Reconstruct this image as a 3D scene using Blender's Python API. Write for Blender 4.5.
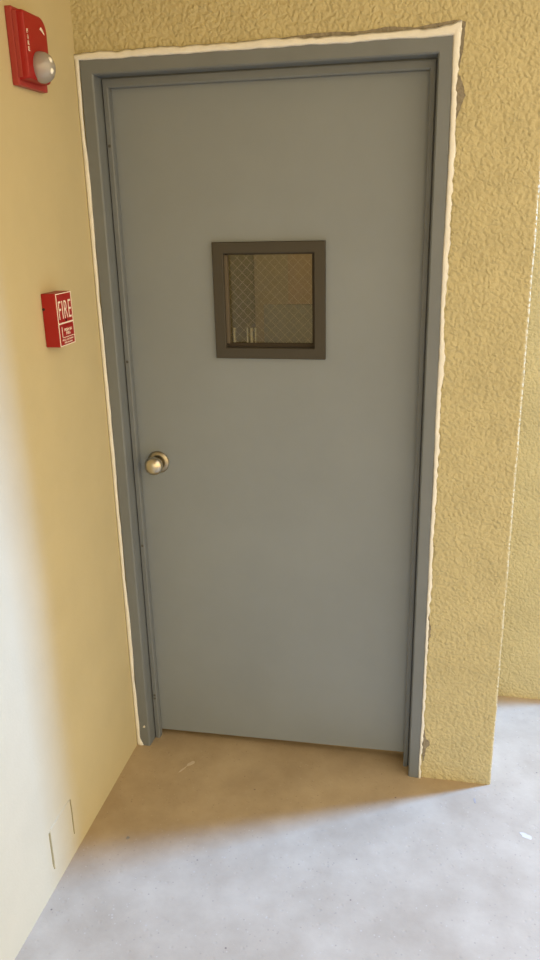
import bpy, bmesh, math, random
from mathutils import Vector, Matrix, noise

for o in list(bpy.data.objects):
    bpy.data.objects.remove(o, do_unlink=True)
S = bpy.context.scene
COL = S.collection
random.seed(4)

# ------------------------------------------------------------------ camera
cam = bpy.data.cameras.new('camera')
cam.sensor_fit = 'VERTICAL'
cam.sensor_height = 24.0
cam.lens = 786.85 / 960 * 24.0
cam.clip_start = 0.02
co = bpy.data.objects.new('camera', cam)
COL.objects.link(co)
co.location = (0.92417, -2.10011, 1.70553)
co.rotation_euler = (1.2414454, 0.0225041, 0.2052075)
S.camera = co

# ------------------------------------------------------------------ world, daylight, exposure
S.view_settings.view_transform = 'Standard'
S.view_settings.look = 'None'
S.view_settings.gamma = 1.0
S.view_settings.use_curve_mapping = False
S.view_settings.exposure = 0.0

w = bpy.data.worlds.new('daylight_sky')
S.world = w
w.use_nodes = True
nt = w.node_tree
nt.nodes.clear()
out = nt.nodes.new('ShaderNodeOutputWorld')
bg = nt.nodes.new('ShaderNodeBackground')
tc = nt.nodes.new('ShaderNodeTexCoord')
sx = nt.nodes.new('ShaderNodeSeparateXYZ')
cr = nt.nodes.new('ShaderNodeValToRGB')
mr = nt.nodes.new('ShaderNodeMapRange')
mr.inputs['From Min'].default_value = -1
mr.inputs['From Max'].default_value = 1
nt.links.new(tc.outputs['Generated'], sx.inputs[0])
nt.links.new(sx.outputs['Z'], mr.inputs['Value'])
nt.links.new(mr.outputs[0], cr.inputs[0])
e = cr.color_ramp.elements
e[0].position = 0.0;  e[0].color = (0.58, 0.42, 0.22, 1)
e[1].position = 1.0;  e[1].color = (0.45, 0.50, 0.60, 1)
k = e.new(0.49); k.color = (0.80, 0.59, 0.31, 1)
k = e.new(0.56); k.color = (0.90, 0.69, 0.38, 1)
k = e.new(0.75); k.color = (0.75, 0.62, 0.43, 1)
nt.links.new(cr.outputs[0], bg.inputs[0])
bg.inputs[1].default_value = 2.85
nt.links.new(bg.outputs[0], out.inputs[0])

# daylight from the open yard beyond the end of the set-back wall
al = bpy.data.lights.new('daylight', 'AREA')
al.shape = 'RECTANGLE'; al.size = 0.24; al.size_y = 0.8
al.energy = 680
al.color = (0.15, 0.37, 0.97)
ao = bpy.data.objects.new('daylight', al)
COL.objects.link(ao)
ao.location = (1.149 + 1.13 * 1.4, 0.53 * 1.4, 4.3)
ao.rotation_euler = (Vector((0.2, -0.7, 0.3)) - ao.location).to_track_quat('-Z', 'Y').to_euler()

# ------------------------------------------------------------------ materials
def mat(name, col, rough=0.6, metal=0.0, var=0.0, vscale=6.0, bumps=(), spots=None, spec=0.4, coat=0.0, col2=None):
    """col: linear rgb; var: tonal mottling; bumps: (kind, scale, strength, distance); spots: (scale, size, colour, amount)."""
    m = bpy.data.materials.new(name)
    m.use_nodes = True
    t = m.node_tree
    N, L = t.nodes, t.links
    b = N['Principled BSDF']
    b.inputs['Roughness'].default_value = rough
    b.inputs['Metallic'].default_value = metal
    b.inputs['Specular IOR Level'].default_value = spec
    b.inputs['Coat Weight'].default_value = coat
    b.inputs['Base Color'].default_value = (*col, 1)
    c = N.new('ShaderNodeTexCoord')
    last = None
    if var:
        n = N.new('ShaderNodeTexNoise'); n.inputs['Scale'].default_value = vscale; n.inputs['Detail'].default_value = 6
        n.inputs['Roughness'].default_value = 0.62
        L.new(c.outputs['Object'], n.inputs['Vector'])
        r = N.new('ShaderNodeValToRGB')
        lo = tuple(x * (1 - var) for x in (col2 or col)); hi = tuple(min(1, x * (1 + var)) for x in col)
        r.color_ramp.elements[0].position = 0.32; r.color_ramp.elements[0].color = (*lo, 1)
        r.color_ramp.elements[1].position = 0.68; r.color_ramp.elements[1].color = (*hi, 1)
        L.new(n.outputs['Fac'], r.inputs[0])
        last = r.outputs[0]
    if spots:
        for (sc, size, scol, amt) in spots:
            v = N.new('ShaderNodeTexVoronoi'); v.inputs['Scale'].default_value = sc
            L.new(c.outputs['Object'], v.inputs['Vector'])
            th = N.new('ShaderNodeMapRange'); th.inputs['From Min'].default_value = size; th.inputs['From Max'].default_value = size * 0.6
            L.new(v.outputs['Distance'], th.inputs['Value'])
            # only some cells carry a speck
            sp = N.new('ShaderNodeSeparateColor'); L.new(v.outputs['Color'], sp.inputs[0])
            gt = N.new('ShaderNodeMath'); gt.operation = 'LESS_THAN'; gt.inputs[1].default_value = amt
            L.new(sp.outputs[0], gt.inputs[0])
            mu = N.new('ShaderNodeMath'); mu.operation = 'MULTIPLY'
            L.new(th.outputs[0], mu.inputs[0]); L.new(gt.outputs[0], mu.inputs[1])
            mx = N.new('ShaderNodeMix'); mx.data_type = 'RGBA'
            L.new(mu.outputs[0], mx.inputs[0])
            if last: L.new(last, mx.inputs[6])
            else: mx.inputs[6].default_value = (*col, 1)
            mx.inputs[7].default_value = (*scol, 1)
            last = mx.outputs[2]
    if last: L.new(last, b.inputs['Base Color'])
    prev = None
    for (kind, sc, st, dist) in bumps:
        if kind == 'noise':
            n = N.new('ShaderNodeTexNoise'); n.inputs['Scale'].default_value = sc; n.inputs['Detail'].default_value = 3
            L.new(c.outputs['Object'], n.inputs['Vector']); h = n.outputs['Fac']
        elif kind == 'blob':
            # soft plaster blobs: warped smooth voronoi
            wn = N.new('ShaderNodeTexNoise'); wn.inputs['Scale'].default_value = sc * 0.5; wn.inputs['Detail'].default_value = 2
            L.new(c.outputs['Object'], wn.inputs['Vector'])
            mm = N.new('ShaderNodeVectorMath'); mm.operation = 'MULTIPLY_ADD'
            L.new(wn.outputs['Color'], mm.inputs[0]); mm.inputs[1].default_value = (0.9 / sc * 2,) * 3
            L.new(c.outputs['Object'], mm.inputs[2])
            v = N.new('ShaderNodeTexVoronoi'); v.feature = 'SMOOTH_F1'; v.inputs['Scale'].default_value = sc
            v.inputs['Smoothness'].default_value = 0.6
            L.new(mm.outputs[0], v.inputs['Vector'])
            iv = N.new('ShaderNodeMath'); iv.operation = 'SUBTRACT'; iv.inputs[0].default_value = 1
            L.new(v.outputs['Distance'], iv.inputs[1]); h = iv.outputs[0]
        else:   # pits
            v = N.new('ShaderNodeTexVoronoi'); v.inputs['Scale'].default_value = sc
            L.new(c.outputs['Object'], v.inputs['Vector'])
            th = N.new('ShaderNodeMapRange'); th.inputs['From Min'].default_value = 0.0; th.inputs['From Max'].default_value = 0.22
            L.new(v.outputs['Distance'], th.inputs['Value']); h = th.outputs[0]
        bp = N.new('ShaderNodeBump'); bp.inputs['Strength'].default_value = st; bp.inputs['Distance'].default_value = dist
        L.new(h, bp.inputs['Height'])
        if prev: L.new(prev, bp.inputs['Normal'])
        prev = bp.outputs[0]
    if prev: L.new(prev, b.inputs['Normal'])
    return m

YEL = (0.62, 0.43, 0.135)
M = {}
M['stucco'] = mat('yellow_stucco', (0.54, 0.48, 0.28), 0.85, var=0.07, vscale=9, spec=0.2,
                  bumps=(('blob', 100, 0.8, 0.0065), ('noise', 250, 0.4, 0.003)),
                  spots=((26, 0.035, (0.16, 0.10, 0.05), 0.10),))
M['smooth'] = mat('yellow_painted_render', (0.56, 0.49, 0.30), 0.7, var=0.035, vscale=5, spec=0.3,
                  bumps=(('noise', 120, 0.16, 0.002), ('pits', 70, 0.12, 0.001)),
                  spots=((42, 0.085, (0.28, 0.22, 0.12), 0.16), (17, 0.035, (0.14, 0.11, 0.08), 0.25)))
M['floor'] = mat('bare_concrete', (0.45, 0.345, 0.205), 0.75, var=0.10, vscale=4.5, spec=0.25,
                 col2=(0.42, 0.31, 0.175),
                 bumps=(('noise', 55, 0.25, 0.003), ('pits', 38, 0.5, 0.002), ('noise', 240, 0.25, 0.0012)),
                 spots=((30, 0.10, (0.47, 0.37, 0.24), 0.25), (21, 0.07, (0.20, 0.14, 0.09), 0.22), (75, 0.20, (0.36, 0.27, 0.16), 0.25), (80, 0.18, (0.49, 0.39, 0.25), 0.2)))
M['ceiling'] = mat('ceiling_paint', (0.36, 0.26, 0.13), 0.9, var=0.03, bumps=(('noise', 60, 0.3, 0.003),))
M['door'] = mat('grey_door_paint', (0.222, 0.255, 0.285), 0.48, var=0.035, vscale=3.5, spec=0.45,
                bumps=(('noise', 210, 0.06, 0.0008), ('noise', 9, 0.06, 0.004)))
M['frame'] = mat('grey_frame_paint', (0.168, 0.190, 0.210), 0.5, var=0.05, vscale=8, spec=0.4,
                 bumps=(('noise', 50, 0.10, 0.001),))
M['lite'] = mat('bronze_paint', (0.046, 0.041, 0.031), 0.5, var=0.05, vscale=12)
M['lite2'] = mat('bronze_light_reveal', (0.11, 0.088, 0.062), 0.5)
M['brass'] = mat('worn_satin_brass', (0.60, 0.55, 0.44), 0.30, metal=1.0, var=0.06, vscale=30)
M['brassd'] = mat('dull_brass_rose', (0.40, 0.36, 0.27), 0.38, metal=1.0, var=0.08, vscale=30)
M['steel'] = mat('grey_screw', (0.10, 0.10, 0.09), 0.5, metal=0.4)
M['bright'] = mat('bare_steel_chip', (0.75, 0.74, 0.70), 0.35, metal=0.3)
M['caulk'] = mat('off_white_caulk', (0.80, 0.80, 0.76), 0.75, var=0.06, vscale=25, bumps=(('noise', 60, 0.5, 0.003),))
M['mortar'] = mat('grey_rough_mortar', (0.27, 0.24, 0.18), 0.95, var=0.25, vscale=60, bumps=(('noise', 120, 1.0, 0.004),))
M['red'] = mat('red_plastic', (0.33, 0.009, 0.009), 0.42, var=0.04, vscale=20)
M['pink'] = mat('pinkish_red_plastic', (0.36, 0.045, 0.04), 0.45, var=0.04, vscale=20)  # paler, pinkish red for the back plate and side ridge
M['white'] = mat('white_print', (0.85, 0.78, 0.70), 0.55)
M['gloss_white'] = mat('lens_highlight_white', (0.95, 0.95, 0.95), 0.15, spec=0.9, coat=1.0)
M['groove'] = mat('olive_groove', (0.30, 0.25, 0.11), 0.9)  # olive tone of the lines beside the cover plate
M['black'] = mat('dark_hole', (0.02, 0.015, 0.012), 0.8)
M['dark'] = mat('dark_glazing_gap', (0.05, 0.04, 0.03), 0.9)
M['bluechip'] = mat('blue_grey_paint_chip', (0.32, 0.265, 0.20), 0.6)
M['spatter'] = mat('white_paint_spatter', (0.58, 0.48, 0.33), 0.7)
M['olive'] = mat('olive_interior_paint', (0.20, 0.165, 0.085), 0.8, var=0.08, vscale=5)
M['tan'] = mat('tan_glass_tone', (0.33, 0.26, 0.15), 0.8, var=0.08, vscale=5)
M['peach'] = mat('peach_glass_tone', (0.36, 0.245, 0.14), 0.8, var=0.05, vscale=5)
M['greyi'] = mat('grey_glass_tone', (0.27, 0.25, 0.19), 0.8, var=0.08, vscale=9)
M['streak'] = mat('pale_glass_streak', (0.88, 0.80, 0.60), 0.5)  # paleness stands in for bright streaks in the glass
M['wire'] = mat('glass_wire', (0.34, 0.28, 0.16), 0.5, metal=0.5)

def dome_mat():
    m = bpy.data.materials.new('clear_lens_plastic'); m.use_nodes = True
    t = m.node_tree; t.nodes.clear()
    o = t.nodes.new('ShaderNodeOutputMaterial')
    tr = t.nodes.new('ShaderNodeBsdfTransparent'); tr.inputs[0].default_value = (0.93, 0.92, 0.90, 1)
    df = t.nodes.new('ShaderNodeBsdfTranslucent'); df.inputs[0].default_value = (0.95, 0.95, 0.95, 1)
    d2 = t.nodes.new('ShaderNodeBsdfDiffuse'); d2.inputs[0].default_value = (0.92, 0.92, 0.92, 1)
    gl = t.nodes.new('ShaderNodeBsdfGlossy'); gl.inputs['Roughness'].default_value = 0.06
    fr = t.nodes.new('ShaderNodeFresnel'); fr.inputs[0].default_value = 1.8
    a1 = t.nodes.new('ShaderNodeMixShader'); a1.inputs[0].default_value = 0.5
    a2 = t.nodes.new('ShaderNodeMixShader'); a2.inputs[0].default_value = 0.62
    a3 = t.nodes.new('ShaderNodeMixShader')
    L = t.links.new
    L(df.outputs[0], a1.inputs[1]); L(d2.outputs[0], a1.inputs[2])
    L(tr.outputs[0], a2.inputs[1]); L(a1.outputs[0], a2.inputs[2])
    L(fr.outputs[0], a3.inputs[0]); L(a2.outputs[0], a3.inputs[1]); L(gl.outputs[0], a3.inputs[2])
    L(a3.outputs[0], o.inputs[0])
    return m
M['lens'] = dome_mat()
M['reflector'] = mat('strobe_reflector', (0.85, 0.84, 0.80), 0.2, metal=0.8)

def glass_mat():
    m = bpy.data.materials.new('window_glass'); m.use_nodes = True
    t = m.node_tree; t.nodes.clear()
    o = t.nodes.new('ShaderNodeOutputMaterial')
    mx = t.nodes.new('ShaderNodeMixShader')
    tr = t.nodes.new('ShaderNodeBsdfTransparent'); tr.inputs[0].default_value = (0.86, 0.87, 0.80, 1)
    gl = t.nodes.new('ShaderNodeBsdfGlossy'); gl.inputs['Roughness'].default_value = 0.04
    fr = t.nodes.new('ShaderNodeFresnel'); fr.inputs[0].default_value = 1.5
    t.links.new(fr.outputs[0], mx.inputs[0]); t.links.new(tr.outputs[0], mx.inputs[1]); t.links.new(gl.outputs[0], mx.inputs[2])
    t.links.new(mx.outputs[0], o.inputs[0])
    return m
M['glass'] = glass_mat()

# ------------------------------------------------------------------ helpers
def obj(name, bm, m, parent=None, smooth=False):
    me = bpy.data.meshes.new(name)
    bmesh.ops.recalc_face_normals(bm, faces=bm.faces)
    bm.to_mesh(me); bm.free()
    if smooth:
        for p in me.polygons: p.use_smooth = True
    me.materials.append(M[m])
    o = bpy.data.objects.new(name, me); COL.objects.link(o)
    if parent: o.parent = parent
    return o

def box(bm, x0, x1, y0, y1, z0, z1, bev=0.0, seg=2):
    r = bmesh.ops.create_cube(bm, size=1)
    for v in r['verts']:
        v.co = Vector(((x0 + x1) / 2 + v.co.x * (x1 - x0), (y0 + y1) / 2 + v.co.y * (y1 - y0), (z0 + z1) / 2 + v.co.z * (z1 - z0)))
    if bev:
        es = list({e for v in r['verts'] for e in v.link_edges})
        bmesh.ops.bevel(bm, geom=es, offset=bev, segments=seg, affect='EDGES', profile=0.6)
    return bm

def B(*a, **k): return box(bmesh.new(), *a, **k)

def lathe(bm, prof, mtx, n=40):
    """prof: (radius, height) pairs along local +Z; mtx places it."""
    rings = []
    for r, h in prof:
        if r < 1e-6: rings.append([bm.verts.new(mtx @ Vector((0, 0, h)))])
        else: rings.append([bm.verts.new(mtx @ Vector((r * math.cos(2 * math.pi * i / n), r * math.sin(2 * math.pi * i / n), h))) for i in range(n)])
    for a, b in zip(rings, rings[1:]):
        for i in range(n):
            j = (i + 1) % n
            if len(a) == 1 and len(b) == 1: continue
            if len(a) == 1: bm.faces.new((a[0], b[i], b[j]))
            elif len(b) == 1: bm.faces.new((a[i], a[j], b[0]))
            else: bm.faces.new((a[i], a[j], b[j], b[i]))
    return bm

def prism(bm, pts, mtx, depth):
    """pts in a local XY plane, pushed out by depth along local Z."""
    a = [bm.verts.new(mtx @ Vector((x, y, 0))) for x, y in pts]
    b = [bm.verts.new(mtx @ Vector((x, y, depth))) for x, y in pts]
    bm.faces.new(a); bm.faces.new(b[::-1])
    n = len(pts)
    for i in range(n): bm.faces.new((a[i], a[(i + 1) % n], b[(i + 1) % n], b[i]))
    return bm

def tag(o, label=None, cat=None, kind=None, group=None):
    if label: o['label'] = label
    if cat: o['category'] = cat
    if kind: o['kind'] = kind
    if group: o['group'] = group
    return o

def empty(name, loc=(0, 0, 0)):
    o = bpy.data.objects.new(name, None); COL.objects.link(o); o.location = loc; o.empty_display_size = 0.05
    return o

def text(name, body, mtx, sx_, sz_, m, parent, depth=0.0008, bold=0.0):
    """lettering fitted to a width x height box centred on mtx (local X right, Y up, Z outwards)."""
    c = bpy.data.curves.new(name, 'FONT'); c.body = body; c.align_x = 'CENTER'; c.align_y = 'CENTER'
    c.extrude = 0.02; c.offset = bold; c.space_line = 0.85; c.space_character = 1.12 if body == 'FIRE' else 1.0
    t = bpy.data.objects.new(name + '_curve', c); COL.objects.link(t)
    bpy.context.view_layer.update()
    me = bpy.data.meshes.new_from_object(t.evaluated_get(bpy.context.evaluated_depsgraph_get()))
    bpy.data.objects.remove(t, do_unlink=True); bpy.data.curves.remove(c)
    xs = [v.co.x for v in me.vertices]; ys = [v.co.y for v in me.vertices]; zs = [v.co.z for v in me.vertices]
    for v in me.vertices:
        v.co = mtx @ Vector(((v.co.x - (min(xs) + max(xs)) / 2) / (max(xs) - min(xs)) * sx_,
                             (v.co.y - (min(ys) + max(ys)) / 2) / (max(ys) - min(ys)) * sz_,
                             (v.co.z - min(zs)) / (max(zs) - min(zs)) * depth))
    me.materials.clear(); me.materials.append(M[m])
    o = bpy.data.objects.new(name, me); COL.objects.link(o); o.parent = parent
    return o

# ------------------------------------------------------------------ the setting
XL = -0.012          # face of the left wall
W, H = 0.931, 2.082  # outside of the door frame
XR = 1.149           # outer corner of the door wall
YB = 0.495           # face of the wall set back on the right
XE = 1.50            # where that wall ends
ZC = 2.72

def grid_floor():
    bm = bmesh.new()
    box(bm, -1.2, 6.5, -6.0, 3.0, -0.12, 0.0)
    return bm
tag(obj('floor', grid_floor(), 'floor'), 'worn bare concrete floor, brown in the shade and pale in daylight', 'floor', 'structure')
tag(obj('wall_left', B(XL - 0.2, XL, -6.0, 0.16, 0.0, ZC), 'smooth'), 'smooth pale yellow wall carrying the red fire devices', 'wall', 'structure')

# door wall: one mesh with the door opening cut out and a rounded outer corner
def door_wall():
    bm = bmesh.new()
    ox0, ox1, oz = 0.0, W, H
    Y1 = 0.16
    box(bm, XL, ox0, 0.0, Y1, 0, oz)
    box(bm, XL, ox1, 0.0, Y1, oz, ZC)
    # pier to the right of the door, with a worn rounded outer edge
    pts = [(ox1, 0.0)]
    r = 0.008
    for i in range(6):
        a = -math.pi / 2 + i * math.pi / 10
        pts.append((XR - r + r * math.cos(a), r + r * math.sin(a)))
    pts += [(XR, YB + 0.14), (XR - 0.10, YB + 0.14), (XR - 0.10, Y1), (ox1, Y1)]
    nz = 60
    rings = []
    for k in range(nz + 1):
        z = ZC * k / nz
        ring = []
        for i, (x, y) in enumerate(pts):
            dx = 0.0
            if 1 <= i <= 6:
                dx = 0.0016 * noise.noise(Vector((0, 3, z * 9))) + 0.0012 * noise.noise(Vector((0, 7, z * 30)))
            ring.append(bm.verts.new((x + dx, y, z)))
        rings.append(ring)
    n = len(pts)
    for a, b in zip(rings, rings[1:]):
        for i in range(n): bm.faces.new((a[i], a[(i + 1) % n], b[(i + 1) % n], b[i]))
    bm.faces.new(rings[0][::-1]); bm.faces.new(rings[-1])
    return bm
tag(obj('wall_back', door_wall(), 'stucco'), 'rough yellow stucco wall around the grey door', 'wall', 'structure')
tag(obj('wall_right', B(XR, XE, YB, YB + 0.14, 0, ZC), 'stucco'), 'rough yellow stucco wall set back to the right of the door wall', 'wall', 'structure')
tag(obj('ceiling', B(-1.0, 1.27, -6.0, 0.64, ZC, ZC + 0.15), 'ceiling'), 'painted corridor ceiling above the door', 'ceiling', 'structure')

# the room behind the door, seen dimly through the glass
def interior():
    bm = bmesh.new()
    box(bm, -0.9, 1.049, 1.90, 2.0, 0, ZC)
    box(bm, -1.0, -0.9, 0.16, 2.0, 0, ZC)
    box(bm, -1.0, XL - 0.201, 0.06, 0.16, 0, ZC)
    box(bm, 0.949, 1.049, 0.17, 1.90, 0, ZC)
    return bm
tag(obj('wall_interior', interior(), 'olive'), 'dim olive wall of the room behind the door glass', 'wall', 'structure')
tag(obj('ceiling_interior', B(-1.0, 1.049, 0.645, 2.0, ZC, ZC + 0.1), 'olive'), 'ceiling of the room behind the door', 'ceiling', 'structure')
lp = bpy.data.lights.new('room_fill', 'POINT'); lp.energy = 24; lp.color = (1.0, 0.86, 0.62); lp.shadow_soft_size = 0.12
lo = bpy.data.objects.new('room_fill', lp); COL.objects.link(lo); lo.location = (0.55, 0.75, 2.35)  # unseen point light added to brighten the room behind the glass

# ------------------------------------------------------------------ door frame
def sweep_frame(profile):
    """profile: (inset at the jambs, inset at the head, y). Swept up, across and down, mitred at the corners."""
    bm = bmesh.new()
    cols = []
    for key in range(4):
        ring = []
        for (u, ut, y) in profile:
            x = u if key < 2 else W - u
            z = 0.0 if key in (0, 3) else H - ut
            ring.append(bm.verts.new((x, y, z)))
        cols.append(ring)
    n = len(profile)
    for a, b in zip(cols, cols[1:]):
        for i in range(n): bm.faces.new((a[i], a[(i + 1) % n], b[(i + 1) % n], b[i]))
    bm.faces.new(cols[0][::-1]); bm.faces.new(cols[-1])
    return bm
fr = empty('door_frame', (0, 0, 0))
tag(fr, 'grey painted metal door frame standing around the grey door', 'door frame', 'structure')
casing = sweep_frame([(0.0, 0.0, 0.11), (0.0, 0.0, -0.003), (0.002, 0.002, -0.006), (0.031, 0.034, -0.006), (0.0345, 0.0375, -0.002), (0.0355, 0.0385, 0.042), (0.0355, 0.0385, 0.11)])
obj('casing', casing, 'frame', fr)
stop = sweep_frame([(0.0355, 0.0385, 0.11), (0.0355, 0.0385, 0.049), (0.0385, 0.042, 0.049), (0.0395, 0.043, 0.0405), (0.0505, 0.059, 0.0405), (0.053, 0.063, 0.0435), (0.053, 0.063, 0.0645), (0.053, 0.063, 0.0645), (0.044, 0.05, 0.0645), (0.044, 0.05, 0.11)])
obj('door_stop', stop, 'frame', fr)
RX = Matrix.Rotation(math.radians(90), 4, 'X')     # local +Z -> -Y (towards the corridor)
def toward(x, y, z): return Matrix.Translation((x, y, z)) @ RX
def screw(x, z, y, r=0.0032):
    bm = lathe(bmesh.new(), [(0, 0), (r, 0), (r, 0.0006), (r * 0.8, 0.0012), (r * 0.25, 0.0013), (r * 0.2, 0.0006), (0, 0.0006)], toward(x, y, z), 14)
    return bm
for z in (1.879, 1.30, 0.718, 0.170, 0.158):
    obj('screw', screw(0.0455, z, 0.0407, 0.004), 'steel', fr, True)
for z in (1.62, 1.02, 0.42):
    obj('screw', screw(W - 0.0455, z, 0.0407, 0.0022), 'frame', fr, True)
chip = bmesh.new(); prism(chip, [(-.004, -.003), (.001, -.005), (.005, .000), (.003, .006), (-.002, .003)], toward(0.018, -0.0055, 0.075), 0.001)
tag(obj('paint_chip', chip, 'bright', fr), 'bright bare chip low on the frame')

# ------------------------------------------------------------------ door leaf
DX0, DX1, DZ1, DY = 0.0465, W - 0.0465, H - 0.052, 0.066
lx0, lx1, lz0, lz1 = 0.3110, 0.6230, 1.3125, 1.6285      # outside of the glass stop frame
def leaf():
    bm = bmesh.new()
    m_ = 0.030
    xs = [DX0, lx0 + m_, lx1 - m_, DX1]
    def zb(x): return 0.020 + 0.016 * (x - DX0) / (DX1 - DX0)
    zs = [None, lz0 + m_, lz1 - m_, DZ1]
    def V(x, y, k): return (x, y, zb(x) if k == 0 else zs[k])
    g = {}
    for yi, y in enumerate((DY, DY + 0.044)):
        for i, x in enumerate(xs):
            for k in range(4): g[yi, i, k] = bm.verts.new(V(x, y, k))
    for yi in (0, 1):
        for i in range(3):
            for k in range(3):
                if i == 1 and k == 1: continue
                bm.faces.new((g[yi, i, k], g[yi, i + 1, k], g[yi, i + 1, k + 1], g[yi, i, k + 1]))
    def strip(a, b): bm.faces.new((g[0, *a], g[0, *b], g[1, *b], g[1, *a]))
    for i in range(3): strip((i, 0), (i + 1, 0)); strip((i, 3), (i + 1, 3)); strip((0, i), (0, i + 1)); strip((3, i), (3, i + 1))
    strip((1, 1), (2, 1)); strip((1, 2), (2, 2)); strip((1, 1), (1, 2)); strip((2, 1), (2, 2))
    return bm
door = tag(obj('door_1', leaf(), 'door'), 'flush grey metal door with a small square window and a round knob', 'door', 'structure')

def ring_frame(x0, x1, z0, z1, prof):
    """prof: (inset, y) closed loop swept round a rectangle."""
    bm = bmesh.new(); cols = []
    for (cx, cz, sx_, sz_) in ((x0, z0, 1, 1), (x1, z0, -1, 1), (x1, z1, -1, -1), (x0, z1, 1, -1)):
        cols.append([bm.verts.new((cx + sx_ * u, y, cz + sz_ * u)) for u, y in prof])
    n = len(prof)
    for q in range(4):
        a, b = cols[q], cols[(q + 1) % 4]
        for i in range(n): bm.faces.new((a[i], a[(i + 1) % n], b[(i + 1) % n], b[i]))
    return bm
F0 = DY - 0.013
wf = obj('window_frame', ring_frame(lx0, lx1, lz0, lz1, [(0, DY + 0.001), (0, F0 + 0.002), (0.002, F0), (0.0285, F0), (0.0305, F0 + 0.002), (0.0315, DY + 0.016), (0.029, DY + 0.016), (0.029, DY + 0.001)]), 'lite', door)
gk = bmesh.new()  # dark strips along the bottom, top and right of the glass
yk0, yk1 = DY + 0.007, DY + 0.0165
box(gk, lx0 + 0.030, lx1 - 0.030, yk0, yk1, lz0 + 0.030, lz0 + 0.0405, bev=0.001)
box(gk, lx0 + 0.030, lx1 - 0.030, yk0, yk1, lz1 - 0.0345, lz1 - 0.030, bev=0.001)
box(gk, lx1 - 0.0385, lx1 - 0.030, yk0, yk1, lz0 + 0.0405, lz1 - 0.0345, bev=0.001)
gk = obj('glazing_line', gk, 'dark', wf); gk['label'] = 'dark line on three sides of the glass'
box_l = B(lx0 + 0.0285, lx0 + 0.0385, DY - 0.002, yk1, lz0 + 0.0405, lz1 - 0.0345, bev=0.001)  # left reveal of the frame; its lighter look is put into the colour
obj('light_reveal', box_l, 'lite2', wf)
wf['label'] = 'dark bronze square frame around the door glass'
gp = B(lx0 + 0.031, lx1 - 0.031, DY + 0.017, DY + 0.023, lz0 + 0.031, lz1 - 0.031)
gp = obj('glass_pane', gp, 'glass', wf); gp['label'] = 'dim wired glass pane'
wr = bmesh.new()
gx0, gx1, gz0, gz1 = lx0 + 0.037, lx1 - 0.037, lz0 + 0.037, lz1 - 0.037
def wire_line(bm, s, c0):
    # line z = s*x + c0 clipped to the pane
    pts = []
    for x in (gx0, gx1):
        z = s * (x - gx0) + c0
        if gz0 <= z <= gz1: pts.append((x, z))
    for z in (gz0, gz1):
        x = gx0 + (z - c0) / s
        if gx0 < x < gx1: pts.append((x, z))
    if len(pts) < 2: return
    (xa, za), (xb, zb_) = pts[:2]
    dx, dz = xb - xa, zb_ - za; l = math.hypot(dx, dz)
    if l < 0.004: return
    nx, nz = -dz / l * 0.00035, dx / l * 0.00035
    y = DY + 0.0165
    bm.faces.new([bm.verts.new((xa + nx, y, za + nz)), bm.verts.new((xb + nx, y, zb_ + nz)), bm.verts.new((xb - nx, y, zb_ - nz)), bm.verts.new((xa - nx, y, za - nz))])
for i in range(-11, 24):
    wire_line(wr, 1.0, gz0 + i * 0.0262)
    wire_line(wr, -1.0, gz0 + i * 0.0262)
wo = obj('wire_mesh', wr, 'wire', wf)
so_ = wo.modifiers.new('thickness', 'SOLIDIFY'); so_.thickness = 0.0006; so_.offset = 0

# knob: rose against the door, neck, ball
kx, kz = 0.1095, 0.990
kn = obj('door_knob', lathe(bmesh.new(), [(0.0, 0.0005), (0.0115, 0.0005), (0.0115, 0.020), (0.0125, 0.022), (0.020, 0.026), (0.0265, 0.034), (0.0282, 0.041), (0.0266, 0.049), (0.021, 0.055), (0.0125, 0.0588), (0.005, 0.060), (0, 0.0602)], toward(kx, DY, kz), 48), 'brass', door, True)
kn['label'] = 'round satin brass knob'
obj('rose', lathe(bmesh.new(), [(0.0, 0.0), (0.0345, 0.0), (0.0345, 0.003), (0.032, 0.006), (0.024, 0.0085), (0.0205, 0.0085), (0.019, 0.006), (0.012, 0.006)], toward(kx, DY, kz), 48), 'brassd', kn, True)

# ------------------------------------------------------------------ made-up things inside, matching tones and streaks seen in the glass
tag(obj('backdrop', B(0.010, 0.949, 1.87, 1.8995, 0.0, ZC - 0.001), 'tan'), 'tan partition made up for a tone in the door glass', 'backdrop', 'structure')
it = tag(obj('tone_panel', B(0.185, 0.420, 1.855, 1.8698, 1.262, 1.70), 'peach'), 'made-up peach panel on the tan partition behind the door glass', 'panel')
it = tag(obj('tone_board', B(0.060, 0.440, 1.845, 1.8698, 0.90, 1.258), 'greyi'), 'made-up grey board below the peach panel behind the door glass', 'board')
for bx, bw, lab in ((-0.033, 0.0040, 'pale upright rail standing apart, leftmost made-up bar behind the door glass'),
                    (0.031, 0.0020, 'thin made-up pale upright behind the glass, second from the left'),
                    (0.051, 0.0042, 'thicker made-up pale upright behind the glass, third from the left'),
                    (0.071, 0.0022, 'thin made-up pale upright behind the glass, rightmost of four')):
    rb = obj('streak_bar', B(bx - bw, bx + bw, 1.592, 1.608, 0.0, 1.178, bev=0.001), 'streak')
    tag(rb, lab, 'streak', None, 'made-up pale uprights for streaks in the door glass')
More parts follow.
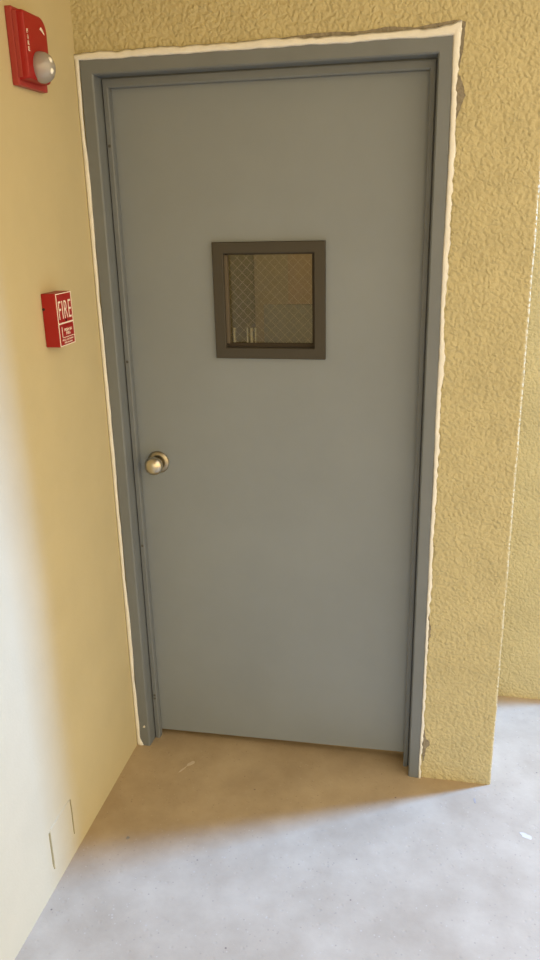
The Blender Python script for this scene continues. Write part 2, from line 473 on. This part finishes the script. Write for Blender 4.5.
# ------------------------------------------------------------------ caulk and broken plaster round the frame
def ribbon(path, wfun, off, y0, th, seed):
    """flat irregular bead along a polyline in the XZ plane; wfun(t) gives (inner, outer) reach across it."""
    bm = bmesh.new()
    fl = []
    for i, (x, z, nx, nz) in enumerate(path):
        t = i / (len(path) - 1)
        a, b = wfun(t, i)
        vs = []
        for s, dy in ((a, 0.0), (a + (b - a) * 0.25, -th), (a + (b - a) * 0.75, -th), (b, 0.0)):
            vs.append(bm.verts.new((x + nx * s, y0 + dy * (1 + 0.5 * noise.noise(Vector((x * 40, z * 40, seed)))), z + nz * s)))
        fl.append(vs)
    for a, b in zip(fl, fl[1:]):
        for i in range(3): bm.faces.new((a[i], a[i + 1], b[i + 1], b[i]))
        bm.faces.new((a[3], a[0], b[0], b[3]))
    bm.faces.new(fl[0]); bm.faces.new(fl[-1][::-1])
    return bm
def nz_(v, s, seed): return noise.noise(Vector((v * s, seed, 0.3)))
bm = bmesh.new()
# left bead in the corner between frame and wall
N_ = 420
path = [(-0.0005, 0.0 + (H + 0.008) * i / N_, -1, 0) for i in range(N_ + 1)]
def wl(t, i):
    z = t * H
    inner = -0.0005 - 0.004 * nz_(z, 5, 1) - 0.0015 * nz_(z, 22, 2) - (0.012 * max(0, 1 - z / 0.03))
    return inner, 0.0115
bl = ribbon(path, wl, 0, -0.0055, 0.003, 1.0)
tag(obj('trim_1', bl, 'caulk', None, True), 'white caulk bead between the left wall and the door frame', 'caulk', 'structure')
path = [(-0.012 + (W + 0.028) * i / N_, H, 0, 1) for i in range(N_ + 1)]
def wt(t, i):
    x = t * W
    return -0.004 - 0.003 * nz_(x, 7, 3) - 0.002 * nz_(x, 30, 4), 0.0145 + 0.005 * nz_(x, 9, 5) + 0.004 * nz_(x, 40, 6) + 0.012 * max(0, t - 0.93) / 0.07 - 0.003 * max(0, 0.1 - t) / 0.1
tag(obj('trim_2', ribbon(path, wt, 0, -0.0055, 0.003, 2.0), 'caulk', None, True), 'white caulk bead along the top of the door frame', 'caulk', 'structure')
path = [(W, 0.0 + (H + 0.012) * i / N_, 1, 0) for i in range(N_ + 1)]
def wr_(t, i):
    z = t * H
    return -0.002 - 0.003 * nz_(z, 4, 7) - 0.001 * nz_(z, 30, 8), 0.0055 + 0.009 * t + 0.004 * nz_(z, 8, 9) + 0.004 * nz_(z, 45, 10) + 0.002 * nz_(z, 140, 11)
tag(obj('trim_3', ribbon(path, wr_, 0, -0.0055, 0.003, 3.0), 'caulk', None, True), 'white caulk bead down the right side of the door frame', 'caulk', 'structure')

def ragged(cx, cz, pts, seed, amp=0.0025, sub=6):
    out_ = []
    n = len(pts)
    for i in range(n):
        x0, z0 = pts[i]; x1, z1 = pts[(i + 1) % n]
        for k in range(sub):
            f = k / sub
            x, z = x0 + (x1 - x0) * f, z0 + (z1 - z0) * f
            out_.append((cx + x + amp * noise.noise(Vector((x * 300, z * 300, seed))), cz + z + amp * noise.noise(Vector((x * 300, z * 300, seed + 9)))))
    return out_
def scar(name, label, cx, cz, pts, seed, depth=0.002, m='mortar'):
    pp = ragged(cx, cz, pts, seed)
    b_ = prism(bmesh.new(), pp, Matrix.Translation((0, 0.001, 0)) @ RX, depth)
    return tag(obj(name, b_, m), label, 'plaster', 'structure')
scar('trim_4', 'grey triangular plaster scar beside the upper right of the frame', W + 0.012, 1.955, [(0, 0.045), (0.006, 0.040), (0.016, 0.012), (0.020, -0.004), (0.010, -0.030), (0.001, -0.052), (-0.004, 0)], 1)
scar('trim_5', 'thin ragged plaster line running above the door frame', 0.62, H + 0.013, [(-0.30, 0.0), (-0.12, 0.004), (0.0, 0.009), (0.10, 0.007), (0.16, 0.012), (0.22, 0.008), (0.31, 0.016), (0.335, 0.012), (0.335, -0.03), (0.325, -0.09), (0.318, -0.09), (0.31, 0.0), (0.0, -0.002)], 2, 0.0026)
scar('trim_6', 'grey crumbled plaster near the bottom right of the frame', W + 0.006, 0.115, [(0, 0.07), (0.005, 0.055), (0.008, 0.030), (0.020, 0.022), (0.022, 0.008), (0.010, -0.004), (0.008, -0.03), (0.003, -0.06), (-0.004, 0)], 3)
scar('trim_7', 'dark plaster crack beside the right jamb', W + 0.0065, 0.52, [(0, 0.07), (0.003, 0.03), (0.008, 0.012), (0.005, -0.004), (0.008, -0.012), (0.002, -0.03), (0.001, -0.07), (-0.003, 0)], 4)

# ------------------------------------------------------------------ fire alarm pull station
ps = empty('fire_alarm_pull_station', (XL, -0.2825, 1.465))
tag(ps, 'red box-shaped manual fire alarm pull station on the yellow wall', 'fire alarm')
def P(o):      # built in world coordinates, kept there under a located parent
    o.matrix_parent_inverse = Matrix.Translation(-o.parent.location); return o
y0, y1, z0, z1, xf = -0.325, -0.241, 1.4015, 1.530, 0.026
P(obj('housing', B(XL, xf, y0, y1, z0, z1, bev=0.003, seg=3), 'red', ps))
MXW = Matrix(((0, 0, 1, 0), (1, 0, 0, 0), (0, 1, 0, 0), (0, 0, 0, 1)))   # local X->+Y, Y->+Z, Z->+X (out of the left wall)
def onwall(x, y, z): return Matrix.Translation((x, y, z)) @ MXW
ym = (y0 + y1) / 2
def rectring(yc, zc, w_, h_, t, d, bm=None):
    bm = bm or bmesh.new()
    for (a, b, c, d_) in ((-w_/2, w_/2, h_/2 - t, h_/2), (-w_/2, w_/2, -h_/2, -h_/2 + t), (-w_/2, -w_/2 + t, -h_/2 + t, h_/2 - t), (w_/2 - t, w_/2, -h_/2 + t, h_/2 - t)):
        box(bm, xf - 0.0002, xf + d, yc + a, yc + b, zc + c, zc + d_)
    return bm
P(obj('white_border', rectring(ym, (z0 + z1) / 2, 0.082, 0.1265, 0.0022, 0.0008), 'white', ps))
P(obj('divider', B(xf - 0.0002, xf + 0.0012, y0 + 0.003, y1 - 0.003, 1.4555, 1.4590), 'white', ps))
P(obj('pull_handle', B(xf - 0.001, xf + 0.0022, y0 + 0.012, y1 - 0.006, 1.4225, 1.4500, bev=0.001), 'red', ps))
xs_ = xf + 0.0024
hb = bmesh.new()
for (a, b, c, d_) in ((0.012, 0.014, 1.4225, 1.4500), (0.012, 0.078, 1.4225, 1.4240)):
    box(hb, xs_ - 0.0004, xs_ + 0.0004, y0 + a, y0 + b, c, d_)
P(obj('handle_outline', hb, 'white', ps))
P(text('fire_lettering', 'FIRE', onwall(xf, ym + 0.001, 1.4890), 0.066, 0.043, 'white', ps, 0.0008, -0.008))
P(text('handle_lettering', 'PUSH IN\nPULL', onwall(xs_ - 0.0003, ym + 0.003, 1.4365), 0.040, 0.0155, 'white', ps, 0.0008, 0.01))
P(text('lower_lettering', 'PULL DOWN', onwall(xf, ym + 0.002, 1.4165), 0.058, 0.0045, 'white', ps, 0.0006, 0.01))
P(text('lower_lettering', 'FIRE ALARM', onwall(xf, ym + 0.004, 1.4095), 0.042, 0.0038, 'white', ps, 0.0006, 0.01))
P(obj('key_lock', lathe(bmesh.new(), [(0, 0), (0.0030, 0), (0.0030, 0.001), (0, 0.001)], onwall(xf, ym + 0.002, 1.4630), 16), 'black', ps))
P(obj('side_screw', lathe(bmesh.new(), [(0, 0), (0.0035, 0), (0.003, 0.0012), (0, 0.0014)], toward(XL + 0.004, y0, 1.493), 16), 'black', ps, True))

# ------------------------------------------------------------------ horn strobe
st = empty('fire_alarm_strobe', (XL, -0.277, 2.055))
tag(st, 'red wall strobe with a clear domed lens, mounted above the pull station', 'fire alarm')
P(obj('back_plate', B(XL, 0.004, -0.341, -0.205, 1.979, 2.133, bev=0.003), 'pink', st))
# body: slightly domed cover with a rounded upper far corner
def cover():
    bm = bmesh.new()
    ya, yb, za, zb = -0.337, -0.226, 1.990, 2.128
    out_ = []
    def arc(cx, cz, r, a0, a1, n=8):
        for i in range(n + 1):
            a = math.radians(a0 + (a1 - a0) * i / n); out_.append((cx + r * math.cos(a), cz + r * math.sin(a)))
    arc(ya + 0.006, za + 0.006, 0.006, 180, 270, 3); arc(yb - 0.010, za + 0.010, 0.010, 270, 360, 5)
    arc(yb - 0.030, zb - 0.030, 0.030, 0, 90, 9); arc(ya + 0.006, zb - 0.006, 0.006, 90, 180, 3)
    cy, cz = (ya + yb) / 2, (za + zb) / 2
    layers = [(0.004, 1.0), (0.021, 0.975), (0.025, 0.955), (0.0265, 0.92)]
    rings = [[bm.verts.new((x, cy + (y - cy) * s, cz + (z - cz) * s)) for y, z in out_] for x, s in layers]
    n = len(out_)
    for a, b in zip(rings, rings[1:]):
        for i in range(n): bm.faces.new((a[i], a[(i + 1) % n], b[(i + 1) % n], b[i]))
    bm.faces.new(rings[0][::-1]); bm.faces.new(rings[-1])
    return bm
P(obj('housing', cover(), 'red', st))
P(obj('side_ridge', B(0.004, 0.013, -0.3395, -0.3365, 1.995, 2.124, bev=0.001), 'pink', st))
for i, chh in enumerate('FIRE'):
    P(text('fire_lettering', chh, onwall(0.0264, -0.322, 2.0860 - i * 0.0115) , 0.007 if chh != 'I' else 0.0022, 0.0085, 'white', st, 0.0006, 0.01))
P(obj('white_logo', prism(bmesh.new(), [(-.011, -.001), (-.004, .004), (.002, .001), (.009, -.006), (.010, -.010), (.002, -.006), (-.003, -.004)], onwall(0.0264, -0.252, 2.101), 0.0007), 'white', st))
lc = onwall(0.0215, -0.278, 2.021)
ln = P(obj('lens', lathe(bmesh.new(), [(0.0, 0.0), (0.030, 0.0), (0.0325, 0.004), (0.0325, 0.012), (0.030, 0.021), (0.0245, 0.029), (0.016, 0.0345), (0.007, 0.037), (0, 0.0375)], lc, 40), 'lens', st, True))
ln['label'] = 'clear faceted strobe lens'
def sub(o, par):
    o.parent = par
    o.matrix_parent_inverse = Matrix.Translation(-st.location); return o
rf = bmesh.new()
box(rf, 0.0265, 0.040, -0.289, -0.249, 2.006, 2.010, bev=0.001)
box(rf, 0.0265, 0.046, -0.287, -0.251, 2.026, 2.029, bev=0.001)
rfo = obj('reflector', rf, 'reflector', ln)
fb = bmesh.new()  # white lumps breaking the lens surface, standing in for its highlights
for zz, rr in ((2.033, 0.0085), (2.013, 0.0095)):
    lathe(fb, [(0, -rr), (rr * 0.7, -rr * 0.7), (rr, 0), (rr * 0.7, rr * 0.7), (0, rr)], onwall(0.051, -0.283, zz), 16)
rfo2 = obj('lens_highlights', fb, 'gloss_white', ln, True)

# ------------------------------------------------------------------ painted-over cover plate low on the left wall
cp = tag(obj('cover_plate', B(XL - 0.001, XL + 0.0012, -0.605, -0.489, 0.054, 0.181, bev=0.0005), 'smooth'), 'square blank cover plate painted over in wall yellow, low on the left wall', 'cover plate')
gb = bmesh.new()
prism(gb, ragged(0, 0, [(0.002, 0.0), (0.006, -0.002), (0.0075, -0.05), (0.0055, -0.118), (0.002, -0.118), (0.003, -0.05)], 3, 0.001), onwall(XL, -0.4890, 0.180), 0.0012)
o_ = obj('edge_gap', gb, 'groove', cp); o_['label'] = 'dark cracked gap beside the plate'
o_ = obj('edge_groove', prism(bmesh.new(), ragged(0, 0, [(-0.002, 0.0), (0.003, 0.0), (0.003, -0.10), (0.001, -0.12), (-0.002, -0.10)], 5, 0.001), onwall(XL, -0.610, 0.178), 0.0012), 'groove', cp); o_['label'] = 'faint olive groove'
obj('top_scuff', prism(bmesh.new(), ragged(0, 0, [(-0.112, -0.001), (0.0, -0.001), (0.0, 0.002), (-0.112, 0.002)], 8, 0.0012), onwall(XL, -0.490, 0.1825), 0.0015), 'smooth', cp)

# ------------------------------------------------------------------ small marks on the floor
def blob(name, label, x, y, rx, ry, rot, m, seed, cat='paint spot', grp=None, th=0.0012):
    pts = []
    for i in range(22):
        a = 2 * math.pi * i / 22
        k_ = 1 + 0.45 * noise.noise(Vector((math.cos(a) * 1.6, math.sin(a) * 1.6, seed)))
        px, py = rx * k_ * math.cos(a), ry * k_ * math.sin(a)
        pts.append((px * math.cos(rot) - py * math.sin(rot), px * math.sin(rot) + py * math.cos(rot)))
    o = obj(name, prism(bmesh.new(), pts, Matrix.Identity(4), th), m)
    o.location = (x, y, 0.0)
    return tag(o, label, cat, None, grp)

spots_ = [
    ('paint_smear', 'pale paint smear on the shaded floor in front of the door', 0.198, -0.068, 0.016, 0.007, 0.9, 'spatter', 1),
    ('paint_drip', 'thin pale drip trailing from the smear before the door', 0.180, -0.100, 0.018, 0.0025, 1.1, 'spatter', 2),
    ('paint_chip', 'small blue-grey chip on the floor below the outer wall corner', 1.0985, -0.078, 0.003, 0.010, 0.1, 'bluechip', 3),
    ('paint_spot', 'white paint spot on the daylit floor right of the door', 1.238, -0.200, 0.017, 0.010, 2.6, 'spatter', 4),
    ('floor_pit', 'small round pit in the shaded floor near the left wall', 0.1135, -0.412, 0.0055, 0.0055, 0.0, 'mortar', 5),
]
for n_, l_, x, y, rx, ry, rt, m_, sd in spots_:
    blob(n_, l_, x, y, rx, ry, rt, m_, sd, 'floor pit' if n_ == 'floor_pit' else 'paint chip' if n_ == 'paint_chip' else 'paint spot', th=0.0008)
